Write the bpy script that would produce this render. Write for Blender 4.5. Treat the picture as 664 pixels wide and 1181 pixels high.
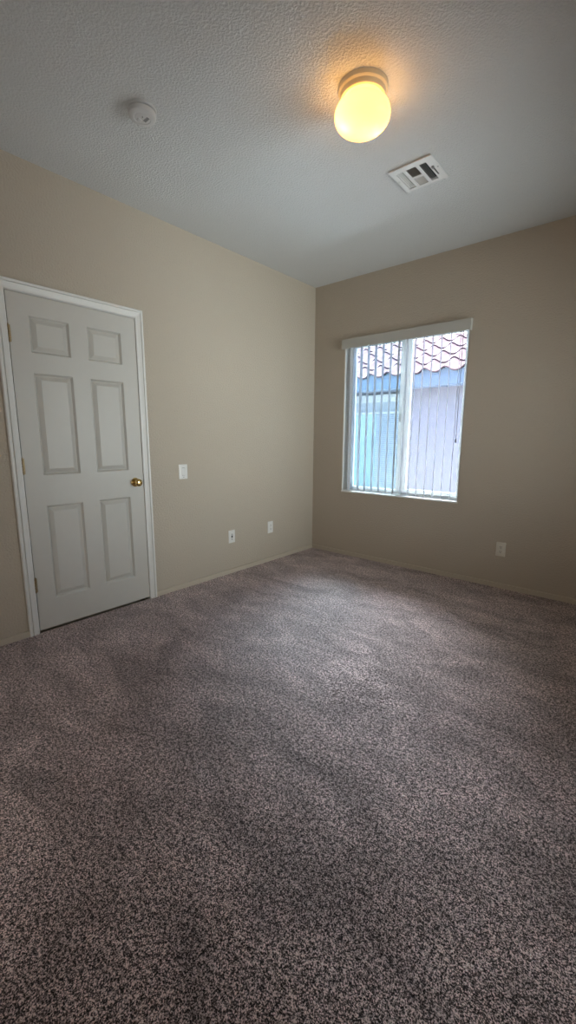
import bpy, bmesh, math, random
from mathutils import Vector, Matrix
import numpy as np

random.seed(7)
for o in list(bpy.data.objects):
    bpy.data.objects.remove(o, do_unlink=True)
sc = bpy.context.scene
COL = sc.collection
PI = math.pi

# ------------------------------------------------------------------ camera
F_PX, YAW, PITCH, ROLL = 485.96, 0.71089, 0.17659, 0.00391
CAM = Vector((2.8398, -3.7205, 1.2420))
fw = Vector((-math.sin(YAW) * math.cos(PITCH), math.cos(YAW) * math.cos(PITCH), -math.sin(PITCH)))
rt = Vector((math.cos(YAW), math.sin(YAW), 0))
up = rt.cross(fw)
r2 = math.cos(ROLL) * rt + math.sin(ROLL) * up
u2 = -math.sin(ROLL) * rt + math.cos(ROLL) * up
cd = bpy.data.cameras.new('camera')
cam = bpy.data.objects.new('camera', cd)
COL.objects.link(cam)
M3 = Matrix((r2, u2, -fw)).transposed()
cam.matrix_world = Matrix.Translation(CAM) @ M3.to_4x4()
cd.sensor_fit = 'VERTICAL'
cd.sensor_height = 24.0
cd.lens = F_PX / 1181.0 * 24.0
cd.clip_start = 0.02
sc.camera = cam

# ------------------------------------------------------------------ light and exposure
sc.view_settings.view_transform = 'Standard'
sc.view_settings.look = 'None'
sc.view_settings.gamma = 1.0
sc.view_settings.use_curve_mapping = False
sc.view_settings.exposure = 0.17
sc.cycles.use_denoising = True
sc.cycles.max_bounces = 14
sc.cycles.diffuse_bounces = 9
sc.cycles.transparent_max_bounces = 16
sc.cycles.sample_clamp_indirect = 12.0
sc.cycles.caustics_reflective = False
sc.cycles.caustics_refractive = False

SKY = 1.6
SUN = 44.0
SKY_FILL = 54.0            # added wide soft sun that boosts the daylight through the window
SIDE_FILL = 17.0           # added fill lamp, out of view on the right, brightens the room
REAR_FILL = 7.0            # added fill lamp, out of view behind the camera
LAMP_GLOBE = 1.95
BULB = 11.0

ad_ = bpy.data.lights.new('side_fill', 'AREA')
ad_.shape = 'RECTANGLE'
ad_.size, ad_.size_y = 1.04, 1.30
ad_.energy = SIDE_FILL
ad_.spread = math.radians(76)
ad_.color = (0.91, 1.0, 1.0)
ao = bpy.data.objects.new('side_fill', ad_)
COL.objects.link(ao)
ao.location = (4.06, -0.92, 1.20)
ao.rotation_euler = (PI / 2 + math.radians(8), 0, PI / 2 + math.radians(3.5))

hl = bpy.data.lights.new('rear_fill', 'AREA')
hl.shape = 'RECTANGLE'
hl.size, hl.size_y = 0.76, 1.90
hl.energy = REAR_FILL
hl.color = (1.0, 0.97, 0.92)
ho = bpy.data.objects.new('rear_fill', hl)
COL.objects.link(ho)
ho.location = (1.15, -4.15 - 0.30, 1.03)
ho.rotation_euler = (PI / 2, 0, 0)

world = bpy.data.worlds.new('sky')
sc.world = world
world.use_nodes = True
wn = world.node_tree.nodes
wl = world.node_tree.links
wn.clear()
wo = wn.new('ShaderNodeOutputWorld')
bg = wn.new('ShaderNodeBackground')
sk = wn.new('ShaderNodeTexSky')
sk.sky_type = 'NISHITA'
sk.sun_disc = False
sk.sun_elevation = math.radians(68)
sk.sun_rotation = math.radians(90)
bg.inputs['Strength'].default_value = SKY
wl.new(sk.outputs[0], bg.inputs['Color'])
wl.new(bg.outputs[0], wo.inputs['Surface'])

sd = bpy.data.lights.new('sun', 'SUN')
sd.energy = SUN
sd.angle = math.radians(0.8)
sd.color = (1.0, 0.96, 0.90)
sun = bpy.data.objects.new('sun', sd)
COL.objects.link(sun)
sdir = Vector((-0.30, 0.015, -1.0)).normalized()      # travel direction: high midday sun, grazing the side walls
sun.rotation_euler = sdir.to_track_quat('-Z', 'Y').to_euler()
sun.location = (3, 1.5, 8)
hd = bpy.data.lights.new('sky_fill', 'SUN')
hd.energy = SKY_FILL
hd.angle = math.radians(56)
hd.color = (0.90, 0.95, 1.0)
hz_ = bpy.data.objects.new('sky_fill', hd)
COL.objects.link(hz_)
hz_.rotation_euler = Vector((0.47, -0.55, -0.95)).to_track_quat('-Z', 'Y').to_euler()
hz_.location = (0, 8, 8)

pd = bpy.data.lights.new('window_portal', 'AREA')       # guides sky sampling through the window, gives no light of its own
pd.shape = 'RECTANGLE'
pd.size, pd.size_y = 1.20, 1.43
pd.cycles.is_portal = True
po = bpy.data.objects.new('window_portal', pd)
COL.objects.link(po)
po.location = (0.982, 0.175, 1.398)
po.rotation_euler = (-PI / 2, 0, 0)

# ------------------------------------------------------------------ room measures (metres)
H = 2.7505
XR, YB = 3.35, -4.15            # right wall, wall behind the camera
DY0, DY1, DZ0, DZ1 = -2.843, -2.0635, 0.016, 2.042     # door slab
WX0, WX1, WZ0, WZ1 = 0.387, 1.577, 0.686, 2.184         # window opening
BBH = 0.040


# ------------------------------------------------------------------ materials
def mat(name):
    m = bpy.data.materials.new(name)
    m.use_nodes = True
    nt = m.node_tree
    b = nt.nodes['Principled BSDF']
    return m, nt, b


def node(nt, t, **kw):
    n = nt.nodes.new(t)
    for k, v in kw.items():
        setattr(n, k, v)
    return n


def plain(name, col, rough=0.5, metal=0.0, var=0.03, scale=40.0, bump=0.0, spec=0.5):
    """a paint or plastic with a faint procedural mottle"""
    m, nt, b = mat(name)
    tc = node(nt, 'ShaderNodeTexCoord')
    nz = node(nt, 'ShaderNodeTexNoise')
    nz.inputs['Scale'].default_value = scale
    nz.inputs['Detail'].default_value = 3
    nt.links.new(tc.outputs['Object'], nz.inputs['Vector'])
    mx = node(nt, 'ShaderNodeMix', data_type='RGBA')
    mx.inputs[6].default_value = (*[c * (1 - var) for c in col], 1)
    mx.inputs[7].default_value = (*[min(1, c * (1 + var)) for c in col], 1)
    nt.links.new(nz.outputs['Fac'], mx.inputs[0])
    nt.links.new(mx.outputs[2], b.inputs['Base Color'])
    b.inputs['Roughness'].default_value = rough
    b.inputs['Metallic'].default_value = metal
    b.inputs['Specular IOR Level'].default_value = spec
    if bump:
        bp = node(nt, 'ShaderNodeBump')
        bp.inputs['Strength'].default_value = 0.5
        bp.inputs['Distance'].default_value = bump
        nt.links.new(nz.outputs['Fac'], bp.inputs['Height'])
        nt.links.new(bp.outputs[0], b.inputs['Normal'])
    return m


def textured_wall(name, col, scale, dist, strength, rough=0.75, ramp=None, var=0.03):
    """painted drywall with a sprayed texture"""
    m, nt, b = mat(name)
    tc = node(nt, 'ShaderNodeTexCoord')
    nz = node(nt, 'ShaderNodeTexNoise')
    nz.inputs['Scale'].default_value = scale
    nz.inputs['Detail'].default_value = 2.5
    nz.inputs['Roughness'].default_value = 0.55
    nt.links.new(tc.outputs['Object'], nz.inputs['Vector'])
    h = nz.outputs['Fac']
    if ramp:
        cr = node(nt, 'ShaderNodeValToRGB')
        cr.color_ramp.elements[0].position = ramp[0]
        cr.color_ramp.elements[1].position = ramp[1]
        nt.links.new(h, cr.inputs[0])
        h = cr.outputs[0]
    bp = node(nt, 'ShaderNodeBump')
    bp.inputs['Strength'].default_value = strength
    bp.inputs['Distance'].default_value = dist
    nt.links.new(h, bp.inputs['Height'])
    nt.links.new(bp.outputs[0], b.inputs['Normal'])
    n2 = node(nt, 'ShaderNodeTexNoise')
    n2.inputs['Scale'].default_value = 1.7
    n2.inputs['Detail'].default_value = 4
    nt.links.new(tc.outputs['Object'], n2.inputs['Vector'])
    mx = node(nt, 'ShaderNodeMix', data_type='RGBA')
    mx.inputs[6].default_value = (*[c * (1 - var) for c in col], 1)
    mx.inputs[7].default_value = (*[c * (1 + var) for c in col], 1)
    nt.links.new(n2.outputs['Fac'], mx.inputs[0])
    nt.links.new(mx.outputs[2], b.inputs['Base Color'])
    b.inputs['Roughness'].default_value = rough
    b.inputs['Specular IOR Level'].default_value = 0.35
    return m


def carpet_mat():
    m, nt, b = mat('carpet_pile')
    L = nt.links
    tc = node(nt, 'ShaderNodeTexCoord')
    # yarn tips: two sizes of fleck
    n1 = node(nt, 'ShaderNodeTexNoise')
    n1.inputs['Scale'].default_value = 270
    n1.inputs['Detail'].default_value = 1.0
    n1.inputs['Roughness'].default_value = 0.6
    n1.inputs['Distortion'].default_value = 0.6
    L.new(tc.outputs['Object'], n1.inputs['Vector'])
    vor = node(nt, 'ShaderNodeTexVoronoi')
    vor.inputs['Scale'].default_value = 240
    L.new(tc.outputs['Object'], vor.inputs['Vector'])
    sep = node(nt, 'ShaderNodeSeparateColor')
    L.new(vor.outputs['Color'], sep.inputs[0])
    ad = node(nt, 'ShaderNodeMath', operation='MULTIPLY_ADD')
    ad.inputs[1].default_value = 0.16
    L.new(sep.outputs[0], ad.inputs[0])
    L.new(n1.outputs['Fac'], ad.inputs[2])
    n3 = node(nt, 'ShaderNodeTexNoise')
    n3.inputs['Scale'].default_value = 85
    n3.inputs['Detail'].default_value = 1.0
    L.new(tc.outputs['Object'], n3.inputs['Vector'])
    ad3 = node(nt, 'ShaderNodeMath', operation='MULTIPLY_ADD')
    ad3.inputs[1].default_value = 0.42
    L.new(n3.outputs['Fac'], ad3.inputs[0])
    L.new(ad.outputs[0], ad3.inputs[2])
    sub = node(nt, 'ShaderNodeMath', operation='SUBTRACT')
    sub.inputs[1].default_value = 0.21
    L.new(ad3.outputs[0], sub.inputs[0])
    ad = sub
    # pile lay: wide soft patches where the pile was brushed or trodden
    mp = node(nt, 'ShaderNodeMapping')
    mp.inputs['Rotation'].default_value = (0, 0, 0.5)
    mp.inputs['Scale'].default_value = (1.0, 2.0, 1.0)
    L.new(tc.outputs['Object'], mp.inputs[0])
    n2 = node(nt, 'ShaderNodeTexNoise')
    n2.inputs['Scale'].default_value = 2.6
    n2.inputs['Detail'].default_value = 4
    n2.inputs['Roughness'].default_value = 0.6
    n2.inputs['Distortion'].default_value = 0.8
    L.new(mp.outputs[0], n2.inputs['Vector'])
    cr2 = node(nt, 'ShaderNodeValToRGB')
    e = cr2.color_ramp.elements
    e[0].position = 0.36
    e[0].color = (0.74, 0.735, 0.73, 1)
    e[1].position = 0.70
    e[1].color = (1.38, 1.37, 1.37, 1)
    L.new(n2.outputs['Fac'], cr2.inputs[0])
    cr = node(nt, 'ShaderNodeValToRGB')
    e = cr.color_ramp.elements
    e[0].position = 0.46
    e[0].color = CARPET[0]
    e[1].position = 0.72
    e[1].color = CARPET[2]
    k = e.new(0.58)
    k.color = CARPET[1]
    L.new(ad.outputs[0], cr.inputs[0])
    mul = node(nt, 'ShaderNodeMix', data_type='RGBA', blend_type='MULTIPLY')
    mul.inputs[0].default_value = 1.0
    L.new(cr.outputs[0], mul.inputs[6])
    L.new(cr2.outputs[0], mul.inputs[7])
    L.new(mul.outputs[2], b.inputs['Base Color'])
    b.inputs['Roughness'].default_value = 0.95
    b.inputs['Specular IOR Level'].default_value = 0.1
    b.inputs['Sheen Weight'].default_value = 0.25
    b.inputs['Sheen Roughness'].default_value = 0.5
    bp = node(nt, 'ShaderNodeBump')
    bp.inputs['Strength'].default_value = 0.8
    bp.inputs['Distance'].default_value = 0.006
    L.new(ad.outputs[0], bp.inputs['Height'])
    L.new(bp.outputs[0], b.inputs['Normal'])
    return m


CARPET = [(0.020, 0.014, 0.0135, 1), (0.245, 0.178, 0.168, 1), (0.96, 0.785, 0.755, 1)]


def glass_mat(name, tint):
    m, nt, b = mat(name)
    nt.nodes.remove(b)
    out = nt.nodes['Material Output']
    tr = node(nt, 'ShaderNodeBsdfTransparent')
    tr.inputs[0].default_value = (*tint, 1)
    gl = node(nt, 'ShaderNodeBsdfGlossy')
    gl.inputs['Roughness'].default_value = 0.02
    fr = node(nt, 'ShaderNodeFresnel')
    fr.inputs[0].default_value = 1.35
    mx = node(nt, 'ShaderNodeMixShader')
    nt.links.new(fr.outputs[0], mx.inputs[0])
    nt.links.new(tr.outputs[0], mx.inputs[1])
    nt.links.new(gl.outputs[0], mx.inputs[2])
    nt.links.new(mx.outputs[0], out.inputs[0])
    return m


def vinyl_slat_mat():
    m, nt, b = mat('slat_vinyl')
    out = nt.nodes['Material Output']
    b.inputs['Base Color'].default_value = (0.42, 0.42, 0.43, 1)
    b.inputs['Roughness'].default_value = 0.45
    tl = node(nt, 'ShaderNodeBsdfTranslucent')
    tl.inputs[0].default_value = (0.75, 0.75, 0.74, 1)
    mx = node(nt, 'ShaderNodeMixShader')
    mx.inputs[0].default_value = 0.02
    nt.links.new(b.outputs[0], mx.inputs[1])
    nt.links.new(tl.outputs[0], mx.inputs[2])
    nt.links.new(mx.outputs[0], out.inputs[0])
    return m


def frame_vinyl_mat():
    """white vinyl extrusion, thin enough to let some daylight through"""
    m = plain('window_vinyl', (0.88, 0.89, 0.88), 0.4, var=0.015)
    nt = m.node_tree
    out = nt.nodes['Material Output']
    b = nt.nodes['Principled BSDF']
    tl = node(nt, 'ShaderNodeBsdfTranslucent')
    tl.inputs[0].default_value = (0.86, 0.90, 0.90, 1)
    mx = node(nt, 'ShaderNodeMixShader')
    mx.inputs[0].default_value = 0.25
    nt.links.new(b.outputs[0], mx.inputs[1])
    nt.links.new(tl.outputs[0], mx.inputs[2])
    nt.links.new(mx.outputs[0], out.inputs[0])
    return m


def globe_mat():
    m, nt, b = mat('opal_glass')
    out = nt.nodes['Material Output']
    nt.nodes.remove(b)
    tl = node(nt, 'ShaderNodeBsdfTranslucent')
    tl.inputs[0].default_value = (0.80, 0.70, 0.42, 1)
    gl = node(nt, 'ShaderNodeBsdfGlossy')
    gl.inputs['Roughness'].default_value = 0.38
    fr = node(nt, 'ShaderNodeFresnel')
    fr.inputs[0].default_value = 1.4
    mx = node(nt, 'ShaderNodeMixShader')
    nt.links.new(fr.outputs[0], mx.inputs[0])
    nt.links.new(tl.outputs[0], mx.inputs[1])
    nt.links.new(gl.outputs[0], mx.inputs[2])
    em = node(nt, 'ShaderNodeEmission')
    em.inputs[0].default_value = (1.0, 0.46, 0.09, 1)
    em.inputs[1].default_value = LAMP_GLOBE
    ad = node(nt, 'ShaderNodeAddShader')
    nt.links.new(mx.outputs[0], ad.inputs[0])
    nt.links.new(em.outputs[0], ad.inputs[1])
    nt.links.new(ad.outputs[0], out.inputs[0])
    return m


def emit_mat(name, col, s):
    m, nt, b = mat(name)
    b.inputs['Base Color'].default_value = (*col, 1)
    b.inputs['Emission Color'].default_value = (*col, 1)
    b.inputs['Emission Strength'].default_value = s
    return m


M = {}
WALLC = (0.50, 0.438, 0.356)
M['wall'] = textured_wall('wall_paint', WALLC, 85, 0.006, 0.9)
M['ceiling'] = textured_wall('ceiling_paint', (0.70, 0.715, 0.71), 92, 0.0045, 0.55, ramp=(0.38, 0.66))
M['base'] = plain('baseboard_paint', (0.53, 0.465, 0.375), 0.45)
M['door'] = plain('door_paint', (0.57, 0.552, 0.51), 0.42, var=0.02, scale=14)
M['trim'] = plain('trim_paint', (0.74, 0.73, 0.70), 0.4, var=0.02)
M['carpet'] = carpet_mat()
M['brass'] = plain('brass', (0.72, 0.52, 0.22), 0.22, 1.0, var=0.06)
M['brass_dull'] = plain('brass_dull', (0.36, 0.275, 0.165), 0.45, 1.0, var=0.12, scale=90)
M['plate'] = plain('plate_plastic', (0.80, 0.79, 0.76), 0.35, var=0.01)
M['plate_cream'] = plain('plate_ivory', (0.70, 0.67, 0.58), 0.35, var=0.01)
M['dark'] = plain('dark_slot', (0.02, 0.02, 0.02), 0.6)
M['grey'] = plain('grey_plastic', (0.25, 0.25, 0.25), 0.5)
M['screw'] = plain('screw_metal', (0.55, 0.54, 0.52), 0.35, 1.0)
M['white_plastic'] = plain('white_plastic', (0.66, 0.66, 0.65), 0.4, var=0.015)
M['vent'] = plain('vent_enamel', (0.78, 0.78, 0.76), 0.4, var=0.015)
M['duct'] = plain('duct_metal', (0.012, 0.011, 0.010), 0.8)
M['vinyl'] = frame_vinyl_mat()
M['slat'] = vinyl_slat_mat()
M['valance'] = plain('valance_vinyl', (0.50, 0.49, 0.45), 0.45, var=0.015)
M['canopy'] = plain('canopy_enamel', (0.78, 0.70, 0.52), 0.35, var=0.03)
M['globe'] = globe_mat()
M['bulb'] = emit_mat('bulb_glow', (1.0, 0.66, 0.34), BULB)
M['glass_l'] = glass_mat('glass_sash', (0.84, 0.945, 0.985))
M['glass_r'] = glass_mat('glass_fixed', (0.95, 0.97, 0.99))
M['strip'] = plain('weather_strip', (0.10, 0.12, 0.12), 0.7)
M['chain'] = plain('chain_plastic', (0.22, 0.21, 0.22), 0.5)
M['stucco'] = plain('stucco', (0.088, 0.092, 0.116), 0.9, var=0.08, scale=9, bump=0.004)
M['fascia'] = plain('fascia_paint', (0.062, 0.088, 0.128), 0.7, var=0.05)
M['tile'] = plain('roof_tile', (0.056, 0.0395, 0.0450), 0.95, var=0.15, scale=5, spec=0.05)
M['ext_white'] = plain('exterior_white', (0.15, 0.155, 0.165), 0.6)
M['ext_grey'] = plain('exterior_grey', (0.09, 0.10, 0.115), 0.6)
M['ext_glass'] = plain('exterior_glass', (0.075, 0.115, 0.14), 0.15)
M['ext_blind'] = plain('exterior_blind', (0.11, 0.13, 0.155), 0.6)
M['ground'] = plain('ground_concrete', (0.70, 0.70, 0.69), 0.9, var=0.08, scale=6, bump=0.004)


# ------------------------------------------------------------------ mesh helpers
def link(name, bm, m, parent=None, smooth=False, loc=None, rotz=0.0):
    me = bpy.data.meshes.new(name)
    bmesh.ops.recalc_face_normals(bm, faces=bm.faces)
    bm.to_mesh(me)
    bm.free()
    for mm in (m if isinstance(m, (list, tuple)) else [m]):
        me.materials.append(mm)
    if smooth:
        for p in me.polygons:
            p.use_smooth = True
        if smooth != 'all':
            me.set_sharp_from_angle(angle=math.radians(smooth if smooth > 1 else 40))
    o = bpy.data.objects.new(name, me)
    COL.objects.link(o)
    if parent is not None:
        o.parent = parent
    if loc is not None:
        o.location = loc
        o.rotation_euler = (0, 0, rotz)
    return o


def tag(o, label=None, cat=None, group=None, kind=None):
    if label:
        o['label'] = label
    if cat:
        o['category'] = cat
    if group:
        o['group'] = group
    if kind:
        o['kind'] = kind
    return o


def empty(name, loc, rotz=0.0):
    o = bpy.data.objects.new(name, None)
    COL.objects.link(o)
    o.location = loc
    o.rotation_euler = (0, 0, rotz)
    o.empty_display_size = 0.05
    return o


def box(bm, x0, x1, y0, y1, z0, z1, bev=0.0, seg=2, mi=0):
    vs = [bm.verts.new(p) for p in ((x0, y0, z0), (x1, y0, z0), (x1, y1, z0), (x0, y1, z0),
                                    (x0, y0, z1), (x1, y0, z1), (x1, y1, z1), (x0, y1, z1))]
    fs = []
    for q in ((3, 2, 1, 0), (4, 5, 6, 7), (0, 1, 5, 4), (1, 2, 6, 5), (2, 3, 7, 6), (3, 0, 4, 7)):
        f = bm.faces.new([vs[i] for i in q])
        f.material_index = mi
        fs.append(f)
    if bev:
        es = list({e for f in fs for e in f.edges})
        r = bmesh.ops.bevel(bm, geom=es, offset=bev, segments=seg, profile=0.5, affect='EDGES')
        for f in r['faces']:
            f.material_index = mi
    return fs


def lathe(bm, prof, n=48, axis='z', o=(0, 0, 0), mi=0, cap=True):
    """prof: list of (radius, height); revolved about the axis through o"""
    def P(r, h, a):
        c, s = r * math.cos(a), r * math.sin(a)
        p = {'z': (c, s, h), 'x': (h, c, s), 'y': (c, h, s)}[axis]
        return (p[0] + o[0], p[1] + o[1], p[2] + o[2])
    rings = []
    for r, h in prof:
        if r < 1e-6:
            rings.append([bm.verts.new(P(0, h, 0))])
        else:
            rings.append([bm.verts.new(P(r, h, 2 * PI * i / n)) for i in range(n)])
    for a, b in zip(rings, rings[1:]):
        for i in range(n):
            j = (i + 1) % n
            if len(a) == 1 and len(b) == 1:
                continue
            if len(a) == 1:
                f = bm.faces.new((a[0], b[j], b[i]))
            elif len(b) == 1:
                f = bm.faces.new((a[i], a[j], b[0]))
            else:
                f = bm.faces.new((a[i], a[j], b[j], b[i]))
            f.material_index = mi
    if cap:
        for R in (rings[0], rings[-1]):
            if len(R) > 2:
                bm.faces.new(R).material_index = mi
    return bm


def NB():
    return bmesh.new()


def loops_to_faces(bm, loops, cap=True, mi=0):
    """bridge successive closed loops of points, fill the last"""
    V = [[bm.verts.new(p) for p in lp] for lp in loops]
    for a, b in zip(V, V[1:]):
        n = len(a)
        for i in range(n):
            j = (i + 1) % n
            bm.faces.new((a[i], a[j], b[j], b[i])).material_index = mi
    if cap:
        bm.faces.new(V[-1]).material_index = mi
    return V


def struct(name, bm, m, label, cat, **kw):
    return tag(link(name, bm, m, **kw), label, cat, kind='structure')


# ------------------------------------------------------------------ setting: floor, ceiling, walls
bm = NB()
box(bm, 0, XR, YB - 0.95, 0, -0.12, 0.0)
box(bm, XR, XR + 0.9, -1.62, -0.22, -0.12, 0.0)
struct('floor', bm, M['carpet'], 'mottled mauve-brown cut pile carpet covering the whole floor', 'carpet')

VX0, VX1, VY0, VY1 = 1.486, 1.740, -1.274, -1.020     # ceiling register outline
hx0, hx1, hy0, hy1 = VX0 + 0.018, VX1 - 0.018, VY0 + 0.018, VY1 - 0.018
bm = NB()
xs = [-0.3, hx0, hx1, XR + 1.0]
ys = [YB - 1.0, hy0, hy1, 0.20]
for i in range(3):
    for j in range(3):
        if i == 1 and j == 1:
            continue
        box(bm, xs[i], xs[i + 1], ys[j], ys[j + 1], H, H + 0.22)
struct('ceiling', bm, M['ceiling'], 'white textured ceiling over the room', 'ceiling')

# left wall with the pocket the door hangs in
JY0, JY1, JZ1 = DY0 - 0.022, DY1 + 0.022, DZ1 + 0.022
bm = NB()
box(bm, -0.30, -0.10, YB - 0.2, 0.0, -0.12, H)
box(bm, -0.10, 0.0, YB - 0.2, JY0, -0.12, H)
box(bm, -0.10, 0.0, JY1, 0.0, -0.12, H)
box(bm, -0.10, 0.0, JY0, JY1, JZ1, H)
struct('wall_left', bm, M['wall'], 'tan textured wall with the white door on the left', 'wall')

# window wall with a soft-cornered opening
bm = NB()
R_ = 0.012
T_ = 0.17


def wl_loop(out, dep):
    return [(WX0 - out, dep, WZ0 - out), (WX1 + out, dep, WZ0 - out), (WX1 + out, dep, WZ1 + out), (WX0 - out, dep, WZ1 + out)]


lps = [[(-0.3, 0, -0.12), (XR + 0.2, 0, -0.12), (XR + 0.2, 0, H), (-0.3, 0, H)]]
for k in range(7):
    t = k / 6 * PI / 2
    lps.append(wl_loop(R_ - R_ * math.sin(t), R_ - R_ * math.cos(t)))
lps.append(wl_loop(0, T_))
lps.append([(-0.3, T_, -0.12), (XR + 0.2, T_, -0.12), (XR + 0.2, T_, H), (-0.3, T_, H)])
loops_to_faces(bm, lps, cap=False)
for f in bm.faces:
    c = f.calc_center_median()
    if 0.004 < c.y < T_ - 0.002 and WX0 - 0.02 < c.x < WX1 + 0.02:
        f.material_index = 1
struct('wall_back', bm, [M['wall'], M['trim']], 'tan textured wall around the window', 'wall')
bm = NB()                                              # invented opening and pocket, out of view, that let the side fill in
box(bm, XR, XR + 0.2, YB - 0.2, -1.52, -0.12, H)
box(bm, XR, XR + 0.2, -0.32, 0.0, -0.12, H)
box(bm, XR, XR + 0.2, -1.52, -0.32, 2.06, H)
box(bm, XR + 0.9, XR + 1.0, -1.72, -0.12, -0.12, H)
box(bm, XR + 0.2, XR + 0.9, -1.72, -1.62, -0.12, H)
box(bm, XR + 0.2, XR + 0.9, -0.22, -0.12, -0.12, H)
struct('wall_right', bm, M['wall'], 'tan textured wall right of the camera', 'wall')
bm = NB()
box(bm, 0.0, 0.74, YB - 0.2, YB, -0.12, H)              # invented doorway and pocket behind the camera, holding the rear fill lamp
box(bm, 1.56, XR, YB - 0.2, YB, -0.12, H)
box(bm, 0.74, 1.56, YB - 0.2, YB, 2.05, H)
box(bm, 0.30, 2.00, YB - 0.95, YB - 0.85, -0.12, H)
box(bm, 0.30, 0.40, YB - 0.85, YB - 0.2, -0.12, H)
box(bm, 1.90, 2.00, YB - 0.85, YB - 0.2, -0.12, H)
struct('wall_front', bm, M['wall'], 'tan textured wall behind the camera', 'wall')


# baseboards: small profile with a rounded top
def baseboard(name, a, b, inward, label):
    """a, b: floor points along the wall; inward: unit vector into the room"""
    prof = [(0, 0), (0.0125, 0), (0.0125, BBH - 0.003), (0.0118, BBH - 0.001), (0.0100, BBH), (0, BBH)]
    bm = NB()
    A = [bm.verts.new((a[0] + inward[0] * d, a[1] + inward[1] * d, z)) for d, z in prof]
    B = [bm.verts.new((b[0] + inward[0] * d, b[1] + inward[1] * d, z)) for d, z in prof]
    n = len(prof)
    for i in range(n):
        j = (i + 1) % n
        bm.faces.new((A[i], A[j], B[j], B[i]))
    bm.faces.new(A)
    bm.faces.new(B)
    return struct(name, bm, M['base'], label, 'baseboard')


CY0, CY1, CZ1 = DY0 - 0.063, DY1 + 0.0575, DZ1 + 0.0625       # outer edge of the casing
baseboard('baseboard_left', (0, CY1), (0, 0), (1, 0), 'low tan baseboard between the door and the corner')
baseboard('baseboard_left.001', (0, YB), (0, CY0), (1, 0), 'low tan baseboard left of the door')
baseboard('baseboard_back', (0.0, 0), (XR, 0), (0, -1), 'low tan baseboard under the window')

# ------------------------------------------------------------------ door casing, jamb and door
# casing: moulded profile swept up, across and down with mitred corners
prof = [(0.000, 0.0), (0.000, 0.0085), (0.004, 0.0105), (0.014, 0.0110), (0.026, 0.0140), (0.033, 0.0160),
        (0.0345, 0.0100), (0.0385, 0.0095), (0.0410, 0.0170), (0.050, 0.0178), (0.0545, 0.0165), (0.0565, 0.0130), (0.0565, 0.0)]
ci0, ci1, ciz = CY0 + 0.0565, CY1 - 0.0565, CZ1 - 0.0565
bm = NB()
rings = []
for w, d in prof:
    rings.append([bm.verts.new(p) for p in ((d, ci0 - w, 0.0), (d, ci0 - w, ciz + w), (d, ci1 + w, ciz + w), (d, ci1 + w, 0.0))])
for a, b in zip(rings, rings[1:]):
    for i in range(3):
        bm.faces.new((a[i], a[i + 1], b[i + 1], b[i]))
struct('trim_1', bm, M['trim'], 'white moulded casing around the closed door', 'door casing')
bm = NB()
for (a, b, z0, z1) in ((JY0, DY0 - 0.003, 0.0, JZ1), (DY1 + 0.003, JY1, 0.0, JZ1), (DY0 - 0.003, DY1 + 0.003, DZ1 + 0.003, JZ1)):
    box(bm, -0.10, 0.0, a, b, z0, z1)
# stop bead behind the slab
box(bm, -0.10, -0.042, DY0 - 0.003, DY0 + 0.012, 0, DZ1 + 0.003)
box(bm, -0.10, -0.042, DY1 - 0.012, DY1 + 0.003, 0, DZ1 + 0.003)
box(bm, -0.10, -0.042, DY0 + 0.012, DY1 - 0.012, DZ1 - 0.012, DZ1 + 0.003)
struct('trim_2', bm, M['trim'], 'white door jamb lining the doorway', 'door jamb')

door = empty('door_1', (0, DY0, 0))
tag(door, 'closed white six panel door with brass knob on left wall', 'door', kind='structure')
# slab, local y from 0 at the hinge edge
DW = DY1 - DY0
TH = 0.035
pan = [(0.1065, 0.3345), (0.4415, 0.6725)]
pz = [(0.205, 0.811), (1.000, 1.610), (1.722, 1.931)]
cy = sorted({0.0, DW, *[v for p in pan for v in p]})
cz = sorted({DZ0, DZ1, *[v for p in pz for v in p]})
bm = NB()
V = {}


def gv(y, z):
    if (y, z) not in V:
        V[(y, z)] = bm.verts.new((0.0, y, z))
    return V[(y, z)]


for i in range(len(cy) - 1):
    for j in range(len(cz) - 1):
        y0, y1, z0, z1 = cy[i], cy[i + 1], cz[j], cz[j + 1]
        q = [gv(y0, z0), gv(y1, z0), gv(y1, z1), gv(y0, z1)]
        if (y0, y1) in pan and (z0, z1) in pz:
            prev = q
            for ins, dep in ((0.0025, -0.0008), (0.0110, -0.0140), (0.0130, -0.0155), (0.0155, -0.0155), (0.0385, -0.0030), (0.0410, -0.0022)):
                cur = [bm.verts.new((dep, yy, zz)) for yy, zz in ((y0 + ins, z0 + ins), (y1 - ins, z0 + ins), (y1 - ins, z1 - ins), (y0 + ins, z1 - ins))]
                for k in range(4):
                    bm.faces.new((prev[k], prev[(k + 1) % 4], cur[(k + 1) % 4], cur[k]))
                prev = cur
            bm.faces.new(prev)
        else:
            bm.faces.new(q)
# back and edges
bk = [bm.verts.new((-TH, y, z)) for y, z in ((0, DZ0), (DW, DZ0), (DW, DZ1), (0, DZ1))]
bm.faces.new(bk)
ring = [gv(y, DZ0) for y in cy] + [gv(DW, z) for z in cz[1:]] + [gv(y, DZ1) for y in reversed(cy[:-1])] + [gv(0.0, z) for z in reversed(cz[1:-1])]
corner = {0: 0, len(cy) - 1: 1, len(cy) + len(cz) - 2: 2, 2 * len(cy) + len(cz) - 3: 3}
n = len(ring)
ks = sorted(corner)
for a_, b_ in zip(ks, ks[1:] + [n]):
    seg = [ring[k % n] for k in range(a_, b_ + 1)]
    c0 = corner[a_]
    c1 = corner[b_ % n]
    bm.faces.new(seg + [bk[c1], bk[c0]])
link('door_slab', bm, M['door'], door)

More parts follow.
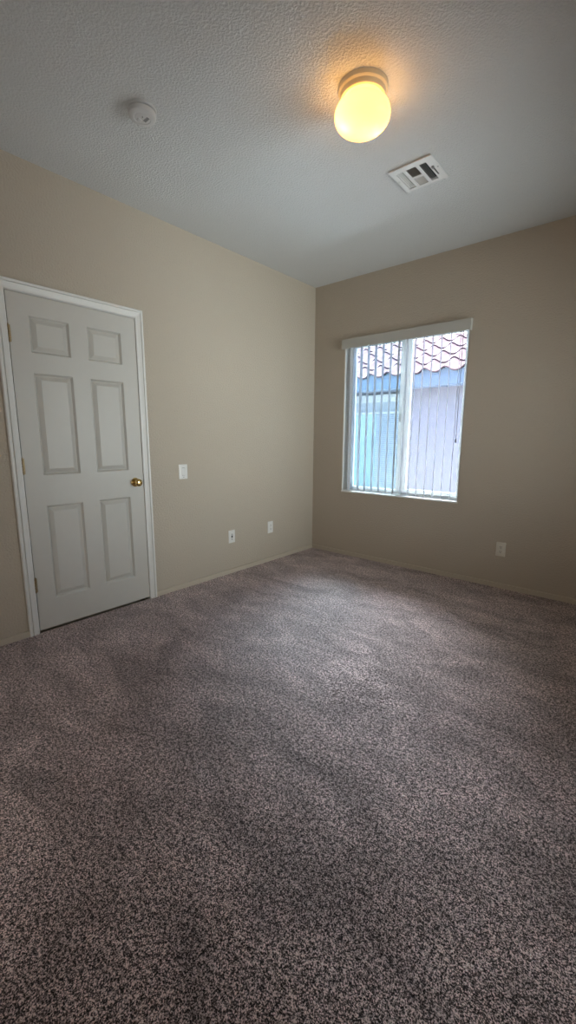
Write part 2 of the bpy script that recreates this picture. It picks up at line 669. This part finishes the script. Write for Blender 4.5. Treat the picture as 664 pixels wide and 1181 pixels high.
for hz in (1.8135, 1.0615, 0.3185):
    hb = NB()
    # knuckle barrel proud of the face, in five rolls, with pin heads
    hl = 0.092
    for k in range(5):
        z0 = hz - hl / 2 + k * hl / 5
        lathe(hb, [(0.0048, z0 + 0.0005), (0.0062, z0 + 0.0015), (0.0062, z0 + hl / 5 - 0.0015), (0.0048, z0 + hl / 5 - 0.0005)], 14, 'z', (0.0058, -0.002, 0))
    lathe(hb, [(0.001, hz + hl / 2 + 0.006), (0.004, hz + hl / 2 + 0.005), (0.0045, hz + hl / 2)], 14, 'z', (0.0058, -0.002, 0))
    lathe(hb, [(0.0045, hz - hl / 2), (0.003, hz - hl / 2 - 0.004), (0.001, hz - hl / 2 - 0.005)], 14, 'z', (0.0058, -0.002, 0))
    hg = link('hinge', hb, M['brass_dull'], door, smooth=40)
    lb = NB()
    box(lb, -0.030, 0.0008, -0.0025, -0.0008, hz - hl / 2, hz + hl / 2)
    box(lb, 0.0002, 0.0022, -0.0015, 0.010, hz - hl / 2, hz + hl / 2, 0.0006, 1)
    link('hinge_leaf', lb, M['brass_dull'], hg)

KY, KZ = DW - 0.0640, 0.912
kb = NB()
lathe(kb, [(0.0, 0.0622), (0.012, 0.0618), (0.020, 0.0590), (0.0262, 0.0530), (0.0278, 0.0465), (0.0262, 0.0400),
           (0.0205, 0.0330), (0.0140, 0.0270), (0.0112, 0.0200), (0.0112, 0.0100), (0.0, 0.0095)], 40, 'x', (0, KY, KZ))
kn = link('door_knob', kb, M['brass'], door, smooth=50)
tag(kn, 'polished brass round knob')
rb = NB()
lathe(rb, [(0.0330, 0.0), (0.0330, 0.002), (0.0315, 0.005), (0.026, 0.0085), (0.018, 0.0110), (0.012, 0.0120), (0.0, 0.0120)], 40, 'x', (0, KY, KZ))
link('rose', rb, M['brass'], kn, smooth=50)
lb = NB()
box(lb, -0.027, -0.008, DW - 0.0002, DW + 0.0022, KZ - 0.028, KZ + 0.028, 0.0008, 1)
link('latch_plate', lb, M['brass'], door)


# ------------------------------------------------------------------ wall plates (local: +x right along wall, -y out of the wall, z up)
def plate_body(w, h, hole=None, t=0.0055):
    """bevelled face plate, optionally with a rectangular opening"""
    bm = NB()
    b = 0.004
    def rect(hw, hh, y, cr):
        pts = []
        for sx, sz, a0 in ((1, -1, -90), (1, 1, 0), (-1, 1, 90), (-1, -1, 180)):
            for k in range(4):
                a = math.radians(a0 + 30 * k)
                pts.append((sx * (hw - cr) + cr * math.cos(a), y, sz * (hh - cr) + cr * math.sin(a)))
        return pts
    lp = [rect(w / 2, h / 2, 0.0, 0.004), rect(w / 2, h / 2, -t * 0.35, 0.004), rect(w / 2 - b * 0.45, h / 2 - b * 0.45, -t * 0.8, 0.004), rect(w / 2 - b, h / 2 - b, -t, 0.003)]
    if hole:
        lp += [rect(hole[0] / 2, hole[1] / 2, -t, 0.0012), rect(hole[0] / 2, hole[1] / 2, -t + 0.004, 0.0012)]
    loops_to_faces(bm, lp, cap=True)
    return bm


def screw(parent, x, z, y):
    bm = NB()
    lathe(bm, [(0.0, y - 0.0012), (0.0022, y - 0.0010), (0.0032, y - 0.0002), (0.0032, y + 0.001)], 16, 'y', (x, 0, z))
    return link('screw', bm, M['screw'], parent, smooth=40)


# rocker switch
sw = empty('light_switch', (0.0, -1.711, 0.964), PI / 2)
tag(sw, 'white rocker light switch on the wall right of the door', 'light switch')
pl = link('wall_plate', plate_body(0.080, 0.117, (0.034, 0.067)), M['plate'], sw, smooth=35)
bm = NB()
# bezel
loops_to_faces(bm, [[(sx * 0.0168, -0.0058, sz * 0.0333) for sx, sz in ((1, -1), (1, 1), (-1, 1), (-1, -1))],
                    [(sx * 0.0150, -0.0062, sz * 0.0315) for sx, sz in ((1, -1), (1, 1), (-1, 1), (-1, -1))],
                    [(sx * 0.0146, -0.0022, sz * 0.0311) for sx, sz in ((1, -1), (1, 1), (-1, 1), (-1, -1))]], cap=False)
link('bezel', bm, M['plate'], sw)
bm = NB()
vs = []
for x in (-0.0132, 0.0132):
    vs.append([bm.verts.new((x, y, z)) for y, z in ((-0.0015, -0.0296), (-0.0100, -0.0292), (-0.0070, 0.0), (-0.0052, 0.0292), (-0.0015, 0.0296))])
for i in range(5):
    j = (i + 1) % 5
    bm.faces.new((vs[0][i], vs[0][j], vs[1][j], vs[1][i]))
bm.faces.new(vs[0])
bm.faces.new(vs[1])
link('rocker', bm, M['plate'], sw)
bm = NB()
box(bm, -0.0147, 0.0147, -0.0022, -0.0012, -0.0312, 0.0312)
link('rocker_well', bm, M['dark'], sw)
bm = NB()
box(bm, -0.006, 0.006, -0.0064, -0.0052, -0.0455, -0.0425)
link('indicator', bm, M['grey'], sw)

# cable jack plate
cj = empty('cable_jack', (0.0, -1.2105, 0.343), PI / 2)
tag(cj, 'white cable jack wall plate with a dark port, between switch and corner', 'wall plate')
link('wall_plate', plate_body(0.074, 0.118), M['plate'], cj, smooth=35)
bm = NB()
lathe(bm, [(0.0085, -0.0050), (0.0085, -0.0075), (0.0068, -0.0085), (0.0068, -0.0060), (0.0, -0.0060)], 6, 'y', (0, 0, 0.020))
link('port_nut', bm, M['screw'], cj)
bm = NB()
box(bm, -0.0075, 0.0075, -0.0060, -0.0050, -0.011, 0.009)
link('port', bm, M['dark'], cj)
bm = NB()
lathe(bm, [(0.0045, -0.0050), (0.0045, -0.0060), (0.0, -0.0060)], 16, 'y', (0, 0, -0.026))
link('screw_hole', bm, M['dark'], cj)
screw(cj, 0, 0.048, -0.0055)


def outlet(loc, rz, label, m):
    o = empty('power_outlet', loc, rz)
    tag(o, label, 'power outlet', 'duplex outlets low on the walls')
    link('wall_plate', plate_body(0.073, 0.118), m, o, smooth=35)
    for s in (1, -1):
        bm = NB()
        pts = []
        for k in range(28):
            a = 2 * PI * k / 28
            pts.append((max(-0.0172, min(0.0172, 0.0195 * math.cos(a))), 0.0142 * math.sin(a) + s * 0.0195))
        loops_to_faces(bm, [[(x, -0.0052, z) for x, z in pts], [(x, -0.0072, z) for x, z in pts],
                            [(x * 0.95, -0.0076, s * 0.0195 + (z - s * 0.0195) * 0.95) for x, z in pts]])
        rc = link('receptacle', bm, m, o, smooth=30)
        bm = NB()
        box(bm, -0.0080, -0.0052, -0.0080, -0.0074, s * 0.0195 - 0.001, s * 0.0195 + 0.0085)
        box(bm, 0.0052, 0.0078, -0.0080, -0.0074, s * 0.0195, s * 0.0195 + 0.0075)
        lathe(bm, [(0.0030, -0.0074), (0.0030, -0.0080), (0.0, -0.0080)], 12, 'y', (0, 0, s * 0.0195 - 0.0070))
        link('slots', bm, M['dark'], rc)
    screw(o, 0, 0, -0.0055)
    return o


outlet((0.0, -0.6955, 0.348), PI / 2, 'white duplex power outlet on the left wall nearest the room corner', M['plate'])
outlet((1.967, 0.0, 0.330), 0.0, 'ivory duplex power outlet on the wall right of the window', M['plate_cream'])

# ------------------------------------------------------------------ window
win = empty('window_1', (WX0, 0, WZ0))
tag(win, 'white vinyl sliding window in the far wall', 'window', kind='structure')


def wframe(bm, x0, x1, z0, z1, wl_, wr, wb, wt, y0, y1, bev=0.003):
    """rectangular frame with members of the given widths; local to the window corner"""
    lp = [[(x0, y1, z0), (x1, y1, z0), (x1, y1, z1), (x0, y1, z1)],
          [(x0, y0, z0), (x1, y0, z0), (x1, y0, z1), (x0, y0, z1)],
          [(x0 + wl_ - bev, y0, z0 + wb - bev), (x1 - wr + bev, y0, z0 + wb - bev), (x1 - wr + bev, y0, z1 - wt + bev), (x0 + wl_ - bev, y0, z1 - wt + bev)],
          [(x0 + wl_, y0 + bev, z0 + wb), (x1 - wr, y0 + bev, z0 + wb), (x1 - wr, y0 + bev, z1 - wt), (x0 + wl_, y0 + bev, z1 - wt)],
          [(x0 + wl_, y1, z0 + wb), (x1 - wr, y1, z0 + wb), (x1 - wr, y1, z1 - wt), (x0 + wl_, y1, z1 - wt)]]
    lp.append(lp[0])
    V = [[bm.verts.new(p) for p in l] for l in lp[:-1]]
    V.append(V[0])
    for a, b in zip(V, V[1:]):
        for i in range(4):
            j = (i + 1) % 4
            bm.faces.new((a[i], a[j], b[j], b[i]))


WW, WHt = WX1 - WX0, WZ1 - WZ0
bm = NB()
wframe(bm, 0.0, WW, 0.0, WHt, 0.034, 0.034, 0.026, 0.034, 0.092, 0.168)
wframe(bm, 0.606, WW - 0.030, 0.022, WHt - 0.03, 0.040, 0.026, 0.034, 0.025, 0.118, 0.160)   # fixed light bead and meeting stile
link('window_frame', bm, M['vinyl'], win)
bm = NB()
box(bm, 0.640, WW - 0.05, 0.136, 0.139, 0.05, WHt - 0.05)
link('window_pane', bm, M['glass_r'], win)
bm = NB()
wframe(bm, 0.028, 0.590, 0.022, WHt - 0.03, 0.034, 0.036, 0.024, 0.034, 0.098, 0.120)
sash = link('window_sash', bm, M['vinyl'], win)
bm = NB()
box(bm, 0.055, 0.562, 0.108, 0.111, 0.04, WHt - 0.055)
link('sash_pane', bm, M['glass_l'], sash)
bm = NB()
box(bm, 0.566, 0.582, 0.088, 0.0985, 0.700, 0.775, 0.003, 2)
box(bm, 0.570, 0.578, 0.080, 0.090, 0.722, 0.752, 0.002, 2)
link('latch', bm, M['vinyl'], sash)
bm = NB()
box(bm, 0.584, 0.612, 0.122, 0.136, 0.03, WHt - 0.05)
tag(link('weather_strip', bm, M['strip'], win), 'dark seal strip')
bm = NB()
box(bm, -0.010, WW + 0.010, -0.006, 0.094, -0.012, 0.002, 0.002, 2)
link('window_sill', bm, M['trim'], win)

# ------------------------------------------------------------------ vertical blind
bl = empty('vertical_blind', (WX0, 0, WZ0))
tag(bl, 'open white vertical blind hanging in the window under a grey valance', 'blind')
bm = NB()
vx0, vx1 = -0.022, WW + 0.024
box(bm, vx0, vx1, -0.040, -0.035, 2.099 - WZ0, 2.188 - WZ0, 0.001, 1)
box(bm, vx0, vx0 + 0.004, -0.036, -0.001, 2.099 - WZ0, 2.188 - WZ0)
box(bm, vx1 - 0.004, vx1, -0.036, -0.001, 2.099 - WZ0, 2.188 - WZ0)
tag(link('valance', bm, M['valance'], bl), 'plain flat valance board')
bm = NB()
box(bm, 0.003, WW - 0.003, 0.022, 0.058, 2.132 - WZ0, 2.166 - WZ0, 0.003, 1)
link('headrail', bm, M['vinyl'], bl)


def slat(x, ang, h0=0.700, h1=2.128):
    """one curved vane, its plane turned by ang from the straight-out direction"""
    bm = NB()
    n = 8
    w, bow, t = 0.089, 0.002, 0.0009
    d = Vector((-math.sin(ang), math.cos(ang), 0))
    nn = Vector((math.cos(ang), math.sin(ang), 0))
    rows = []
    for z in (h0 - WZ0, h1 - WZ0):
        f, b = [], []
        for k in range(n + 1):
            s = (k / n - 0.5)
            c = bow * (1 - (2 * s) ** 2)
            p = Vector((x - WX0, 0.043, z)) + d * (s * w) + nn * c
            f.append(bm.verts.new(p + nn * t / 2))
            b.append(bm.verts.new(p - nn * t / 2))
        rows.append(f + b[::-1])
    m = len(rows[0])
    for i in range(m):
        j = (i + 1) % m
        bm.faces.new((rows[0][i], rows[0][j], rows[1][j], rows[1][i]))
    bm.faces.new(rows[0])
    bm.faces.new(rows[1])
    return bm


for k in range(14):
    a = math.radians(17.0 + random.uniform(-1.2, 1.2))
    s_ = link('slat', slat(0.468 + 0.0793 * k, a), M['slat'], bl, smooth=60)
    cb = NB()
    box(cb, 0.468 + 0.0793 * k - WX0 - 0.004, 0.468 + 0.0793 * k - WX0 + 0.008, 0.036, 0.050, 2.118 - WZ0, 2.134 - WZ0)
    link('carrier_clip', cb, M['vinyl'], s_)
bm = NB()
for yy in (0.006, 0.015):
    prof = []
    z = 1.225
    while z < 2.13:
        prof += [(0.0007, z - WZ0), (0.0022, z + 0.0018 - WZ0), (0.0022, z + 0.0036 - WZ0), (0.0007, z + 0.0054 - WZ0)]
        z += 0.0075
    lathe(bm, prof, 8, 'z', (1.529 - WX0, yy, 0))
lathe(bm, [(0.001, 1.195 - WZ0), (0.006, 1.200 - WZ0), (0.007, 1.215 - WZ0), (0.004, 1.228 - WZ0), (0.001, 1.232 - WZ0)], 14, 'z', (1.529 - WX0, 0.0105, 0))
tag(link('bead_chain', bm, M['chain'], bl, smooth=60), 'dark bead control chain')

# ------------------------------------------------------------------ ceiling light
LX, LY = 1.682, -1.882
lamp = empty('ceiling_light', (LX, LY, H))
tag(lamp, 'lit round mushroom glass ceiling light with cream metal base', 'ceiling light')
bm = NB()
lathe(bm, [(0.0, 0.0), (0.108, 0.0), (0.1085, -0.004), (0.1080, -0.018), (0.1040, -0.022), (0.1000, -0.024), (0.0985, -0.028), (0.0985, -0.040),
           (0.0960, -0.044), (0.088, -0.045), (0.0, -0.045)], 64, cap=False)
tag(link('canopy', bm, M['canopy'], lamp, smooth=35), 'stepped cream enamel base ring')
bm = NB()
gp = [(0.086, -0.040), (0.090, -0.050)]
for k in range(25):
    t = k / 24
    a = math.radians(48 - 138 * t)
    ca, sa = math.cos(a), math.sin(a)
    e_ = 0.80
    gp.append((0.1225 * abs(ca) ** e_ if ca > 1e-6 else 0.0, -0.106 + 0.066 * math.copysign(abs(sa) ** 0.95, sa)))
gp[-1] = (0.0, gp[-1][1])
lathe(bm, gp, 64, cap=False)
link('glass_globe', bm, M['globe'], lamp, smooth='all')
for bx, by in ((-0.048, -0.050), (0.036, 0.058)):
    bm = NB()
    lathe(bm, [(0.0, -0.150), (0.010, -0.148), (0.019, -0.140), (0.023, -0.127), (0.021, -0.113), (0.014, -0.098), (0.012, -0.085), (0.012, -0.050), (0.0, -0.050)], 24, 'z', (bx, by, 0), cap=False)
    link('bulb', bm, M['bulb'], lamp, smooth='all')

# ------------------------------------------------------------------ ceiling register
vent = empty('ceiling_vent', ((VX0 + VX1) / 2, (VY0 + VY1) / 2, H))
tag(vent, 'square white metal air register on the ceiling near the window', 'air vent')
S = 0.127
bm = NB()
us = [0, 0.105, 0.275, 0.345, 0.575, 0.645, 0.815, 1.0]
vsplit = [0, 0.165, 0.51, 0.575, 0.90, 1.0]


def U(u):
    return -S + 2 * S * u


z0v, z1v = -0.0115, -0.007
openings = [(0.105, 0.275, 0.165, 0.90), (0.345, 0.575, 0.165, 0.51), (0.345, 0.575, 0.575, 0.90), (0.645, 0.815, 0.165, 0.90)]
for i in range(len(us) - 1):
    for j in range(len(vsplit) - 1):
        uc, vc = (us[i] + us[i + 1]) / 2, (vsplit[j] + vsplit[j + 1]) / 2
        if any(a < uc < b and c < vc < d for a, b, c, d in openings):
            continue
        box(bm, U(us[i]), U(us[i + 1]), U(vsplit[j]), U(vsplit[j + 1]), z0v, z1v)
bmesh.ops.remove_doubles(bm, verts=bm.verts, dist=1e-6)
# turned rim up to the ceiling
for (x0, x1, y0, y1) in ((-S + 0.008, S - 0.008, -S + 0.008, -S + 0.010), (-S + 0.008, S - 0.008, S - 0.010, S - 0.008), (-S + 0.008, -S + 0.010, -S + 0.01, S - 0.01), (S - 0.010, S - 0.008, -S + 0.01, S - 0.01)):
    box(bm, x0, x1, y0, y1, z1v, 0.0)
link('face_plate', bm, M['vent'], vent)


def louver(bm, a, b, along, tilt, w=0.012):
    """thin tilted blade from a to b (u,v pairs)"""
    ax, ay = U(a[0]), U(a[1])
    bx, by = U(b[0]), U(b[1])
    dx, dz = math.cos(tilt) * w / 2, math.sin(tilt) * w / 2
    t = 0.0005
    zc = -0.005
    off = Vector((dx, 0, dz)) if along == 'y' else Vector((0, dx, dz))
    nr = Vector((-dz, 0, dx)).normalized() * t if along == 'y' else Vector((0, -dz, dx)).normalized() * t
    A, B = Vector((ax, ay, zc)), Vector((bx, by, zc))
    r0 = [bm.verts.new(A + s1 * off + s2 * nr) for s1, s2 in ((-1, -1), (1, -1), (1, 1), (-1, 1))]
    r1 = [bm.verts.new(B + s1 * off + s2 * nr) for s1, s2 in ((-1, -1), (1, -1), (1, 1), (-1, 1))]
    for i in range(4):
        j = (i + 1) % 4
        bm.faces.new((r0[i], r0[j], r1[j], r1[i]))
    bm.faces.new(r0)
    bm.faces.new(r1)


for k in range(4):
    bm = NB()
    u = 0.105 + 0.17 * (k + 0.5) / 4
    louver(bm, (u, 0.165), (u, 0.90), 'y', math.radians(35), 0.0065)
    link('louver', bm, M['vent'], vent)
    bm = NB()
    u = 0.645 + 0.17 * (k + 0.5) / 4
    louver(bm, (u, 0.165), (u, 0.90), 'y', math.radians(128), 0.010)
    link('louver', bm, M['vent'], vent)
for k in range(6):
    bm = NB()
    v = 0.165 + 0.345 * (k + 0.5) / 6
    louver(bm, (0.345, v), (0.575, v), 'x', math.radians(33))
    link('louver', bm, M['vent'], vent)
    bm = NB()
    v = 0.575 + 0.325 * (k + 0.5) / 6
    louver(bm, (0.345, v), (0.575, v), 'x', math.radians(138), 0.008)
    link('louver', bm, M['vent'], vent)
bm = NB()
a = 0.1085
for (x0, x1, y0, y1) in ((-a, a, -a, -a + 0.001), (-a, a, a - 0.001, a), (-a, -a + 0.001, -a, a), (a - 0.001, a, -a, a)):
    box(bm, x0, x1, y0, y1, 0.006, 0.20)
box(bm, -a, a, -a, a, 0.198, 0.2)
link('duct', bm, M['duct'], vent)
bm = NB()
box(bm, U(0.860), U(0.885), U(0.42), U(0.74), -0.0125, -0.0114)
link('lever_slot', bm, M['dark'], vent)
bm = NB()
box(bm, U(0.855), U(0.905), U(0.36), U(0.43), -0.021, -0.0114, 0.0015, 1)
tag(link('lever', bm, M['grey'], vent), 'dark damper lever')
for u in (0.04, 0.96):
    bm = NB()
    lathe(bm, [(0.0, -0.0132), (0.003, -0.0128), (0.004, -0.0114), (0.004, -0.010)], 14, 'z', (U(u), U(0.47), 0))
    link('screw', bm, M['grey'], vent, smooth=40)

# ------------------------------------------------------------------ smoke detector
sm = empty('smoke_detector', (0.833, -2.449, H))
tag(sm, 'round white smoke detector on the ceiling above the door side', 'smoke detector')
bm = NB()
lathe(bm, [(0.0, 0.0), (0.065, 0.0), (0.066, -0.002), (0.066, -0.010), (0.0635, -0.0125), (0.0, -0.0125)], 56, cap=False)
link('mounting_base', bm, M['white_plastic'], sm, smooth=35)
bm = NB()
lathe(bm, [(0.052, -0.0120), (0.052, -0.0165), (0.0625, -0.0170), (0.0630, -0.0280), (0.0610, -0.0345), (0.0550, -0.0385), (0.038, -0.0400), (0.0365, -0.0388),
           (0.0345, -0.0400), (0.0, -0.0408)], 56, cap=False)
link('cover', bm, M['white_plastic'], sm, smooth=35)
bm = NB()
lathe(bm, [(0.0540, -0.0120), (0.0540, -0.0172)], 56, cap=False)
link('vent_gap', bm, M['dark'], sm, smooth='all')
bm = NB()
for k in range(4):
    box(bm, -0.004 + 0.009 * k - 0.0025, -0.004 + 0.009 * k + 0.0025, 0.008, 0.022, -0.0425, -0.0400)
link('sounder_slots', bm, M['grey'], sm)
bm = NB()
lathe(bm, [(0.012, -0.0395), (0.012, -0.0435), (0.010, -0.0445), (0.0, -0.0445)], 28, 'z', (-0.018, -0.006, 0))
link('test_button', bm, M['white_plastic'], sm, smooth=35)
bm = NB()
lathe(bm, [(0.0030, -0.0395), (0.0030, -0.0430), (0.0, -0.0438)], 14, 'z', (0.012, -0.006, 0))
link('indicator', bm, M['grey'], sm, smooth=35)

# ------------------------------------------------------------------ outside: side yard and the house next door
bm = NB()
box(bm, -14, 3.4, 0.17, 14, -0.45, -0.25)
struct('ground', bm, M['ground'], 'pale concrete side yard outside the window', 'ground')

EY, EZ = 2.80, 2.235        # eave line of the neighbouring roof
HX1 = 2.3
NWY = 3.20                  # its wall
house = empty('house', (-0.5, NWY, -0.25))
tag(house, 'neighbouring house with pinkish barrel tile roof outside the window', 'house')
hx, hy, hz = house.location


def hl_(x, y, z):
    return (x - hx, y - hy, z - hz)


def hbox(bm, x0, x1, y0, y1, z0, z1, **kw):
    box(bm, x0 - hx, x1 - hx, y0 - hy, y1 - hy, z0 - hz, z1 - hz, **kw)


bm = NB()
hbox(bm, -9, HX1, NWY, NWY + 0.2, -0.25, 2.30)
link('house_wall', bm, M['stucco'], house)
PITCH_X, EXPO, NC = 0.315, 0.40, 9


def wave(x, c=0):
    ph = (x - 0.04 * (c % 2)) / PITCH_X * 2 * PI
    return 0.035 * (math.cos(ph) + 0.18 * math.cos(2 * ph))


bm = NB()
hbox(bm, -9, HX1, EY + 0.03, EY + 0.06, EZ - 0.205, EZ - 0.045)
nf = 300
rows = [[], [], [], []]
for i in range(nf + 1):                       # bird stop filling the barrels at the eave
    x = -6.0 + (HX1 + 6.0) * i / nf
    t_ = EZ + wave(x) + 0.012
    for r_, (yy, z) in zip(rows, ((EY + 0.035, EZ - 0.05), (EY + 0.035, t_), (EY + 0.050, t_), (EY + 0.050, EZ - 0.05))):
        r_.append(bm.verts.new(hl_(x, yy, z)))
for a_, b_ in zip(rows, rows[1:]):
    for i in range(nf):
        bm.faces.new((a_[i], a_[i + 1], b_[i + 1], b_[i]))
link('fascia', bm, M['fascia'], house)
bm = NB()
hbox(bm, -9, HX1, EY + 0.06, NWY, EZ - 0.195, EZ - 0.180)
link('soffit', bm, M['fascia'], house)
# barrel tiles: overlapping courses, each with a thick nose
SL = math.radians(27)
bm = NB()
X0, X1 = -6.3, HX1 + 0.3
nx = int((X1 - X0) / PITCH_X * 12)
for c in range(NC):
    rows = []
    for (s, lift) in ((0.0, 0.012), (0.0, 0.032), (EXPO * 0.55, 0.022), (EXPO + 0.05, 0.006)):
        row = []
        for i in range(nx + 1):
            x = X0 + (X1 - X0) * i / nx
            w = wave(x)
            d = c * EXPO + s
            hgt = w + lift
            y = EY + d * math.cos(SL) - hgt * math.sin(SL)
            z = EZ + d * math.sin(SL) + hgt * math.cos(SL)
            row.append(bm.verts.new(hl_(x, y, z)))
        rows.append(row)
    for a_, b_ in zip(rows, rows[1:]):
        for i in range(nx):
            bm.faces.new((a_[i], a_[i + 1], b_[i + 1], b_[i]))
link('tile_roof', bm, M['tile'], house, smooth=50)
# plain deck under the tiles closes the gaps and the far slope
bm = NB()
d1 = NC * EXPO
q = [(EY + 0.07, EZ - 0.05), (EY + d1 * math.cos(SL), EZ + d1 * math.sin(SL) - 0.05), (EY + 2 * d1 * math.cos(SL), EZ - 0.05)]
A = [bm.verts.new(hl_(-9, *p)) for p in q]
B = [bm.verts.new(hl_(HX1, *p)) for p in q]
bm.faces.new(A)
bm.faces.new(B)
for i in range(3):
    bm.faces.new((A[i], A[(i + 1) % 3], B[(i + 1) % 3], B[i]))
link('roof_deck', bm, M['fascia'], house)
# its window: pale head, grey top light, pale rail, lower light with a blind
nx0, nx1 = -2.1, -0.50
wy = NWY - 0.03
bm = NB()
hbox(bm, nx0, nx1, wy, NWY, 1.855, 1.985, bev=0.004)
hbox(bm, nx0, nx1, wy, NWY, 1.650, 1.690, bev=0.003)
hbox(bm, nx0, nx0 + 0.05, wy, NWY, 0.30, 1.86)
hbox(bm, nx1 - 0.02, nx1, wy, NWY, 0.30, 1.86)
hbox(bm, nx0, nx1, wy, NWY, 0.28, 0.34)
nw = link('house_window', bm, M['ext_white'], house)
bm = NB()
hbox(bm, nx0 + 0.05, nx1 - 0.02, NWY - 0.012, NWY, 1.69, 1.855)
link('upper_pane', bm, M['ext_grey'], nw)
bm = NB()
hbox(bm, nx0 + 0.05, -1.02, NWY - 0.012, NWY, 0.34, 1.65)
link('lower_pane', bm, M['ext_glass'], nw)
bm = NB()
z = 0.345
while z < 1.645:
    hbox(bm, -1.02, nx1 - 0.02, NWY - 0.020, NWY - 0.002, z, z + 0.024)
    z += 0.036
link('window_blind', bm, M['ext_blind'], nw)
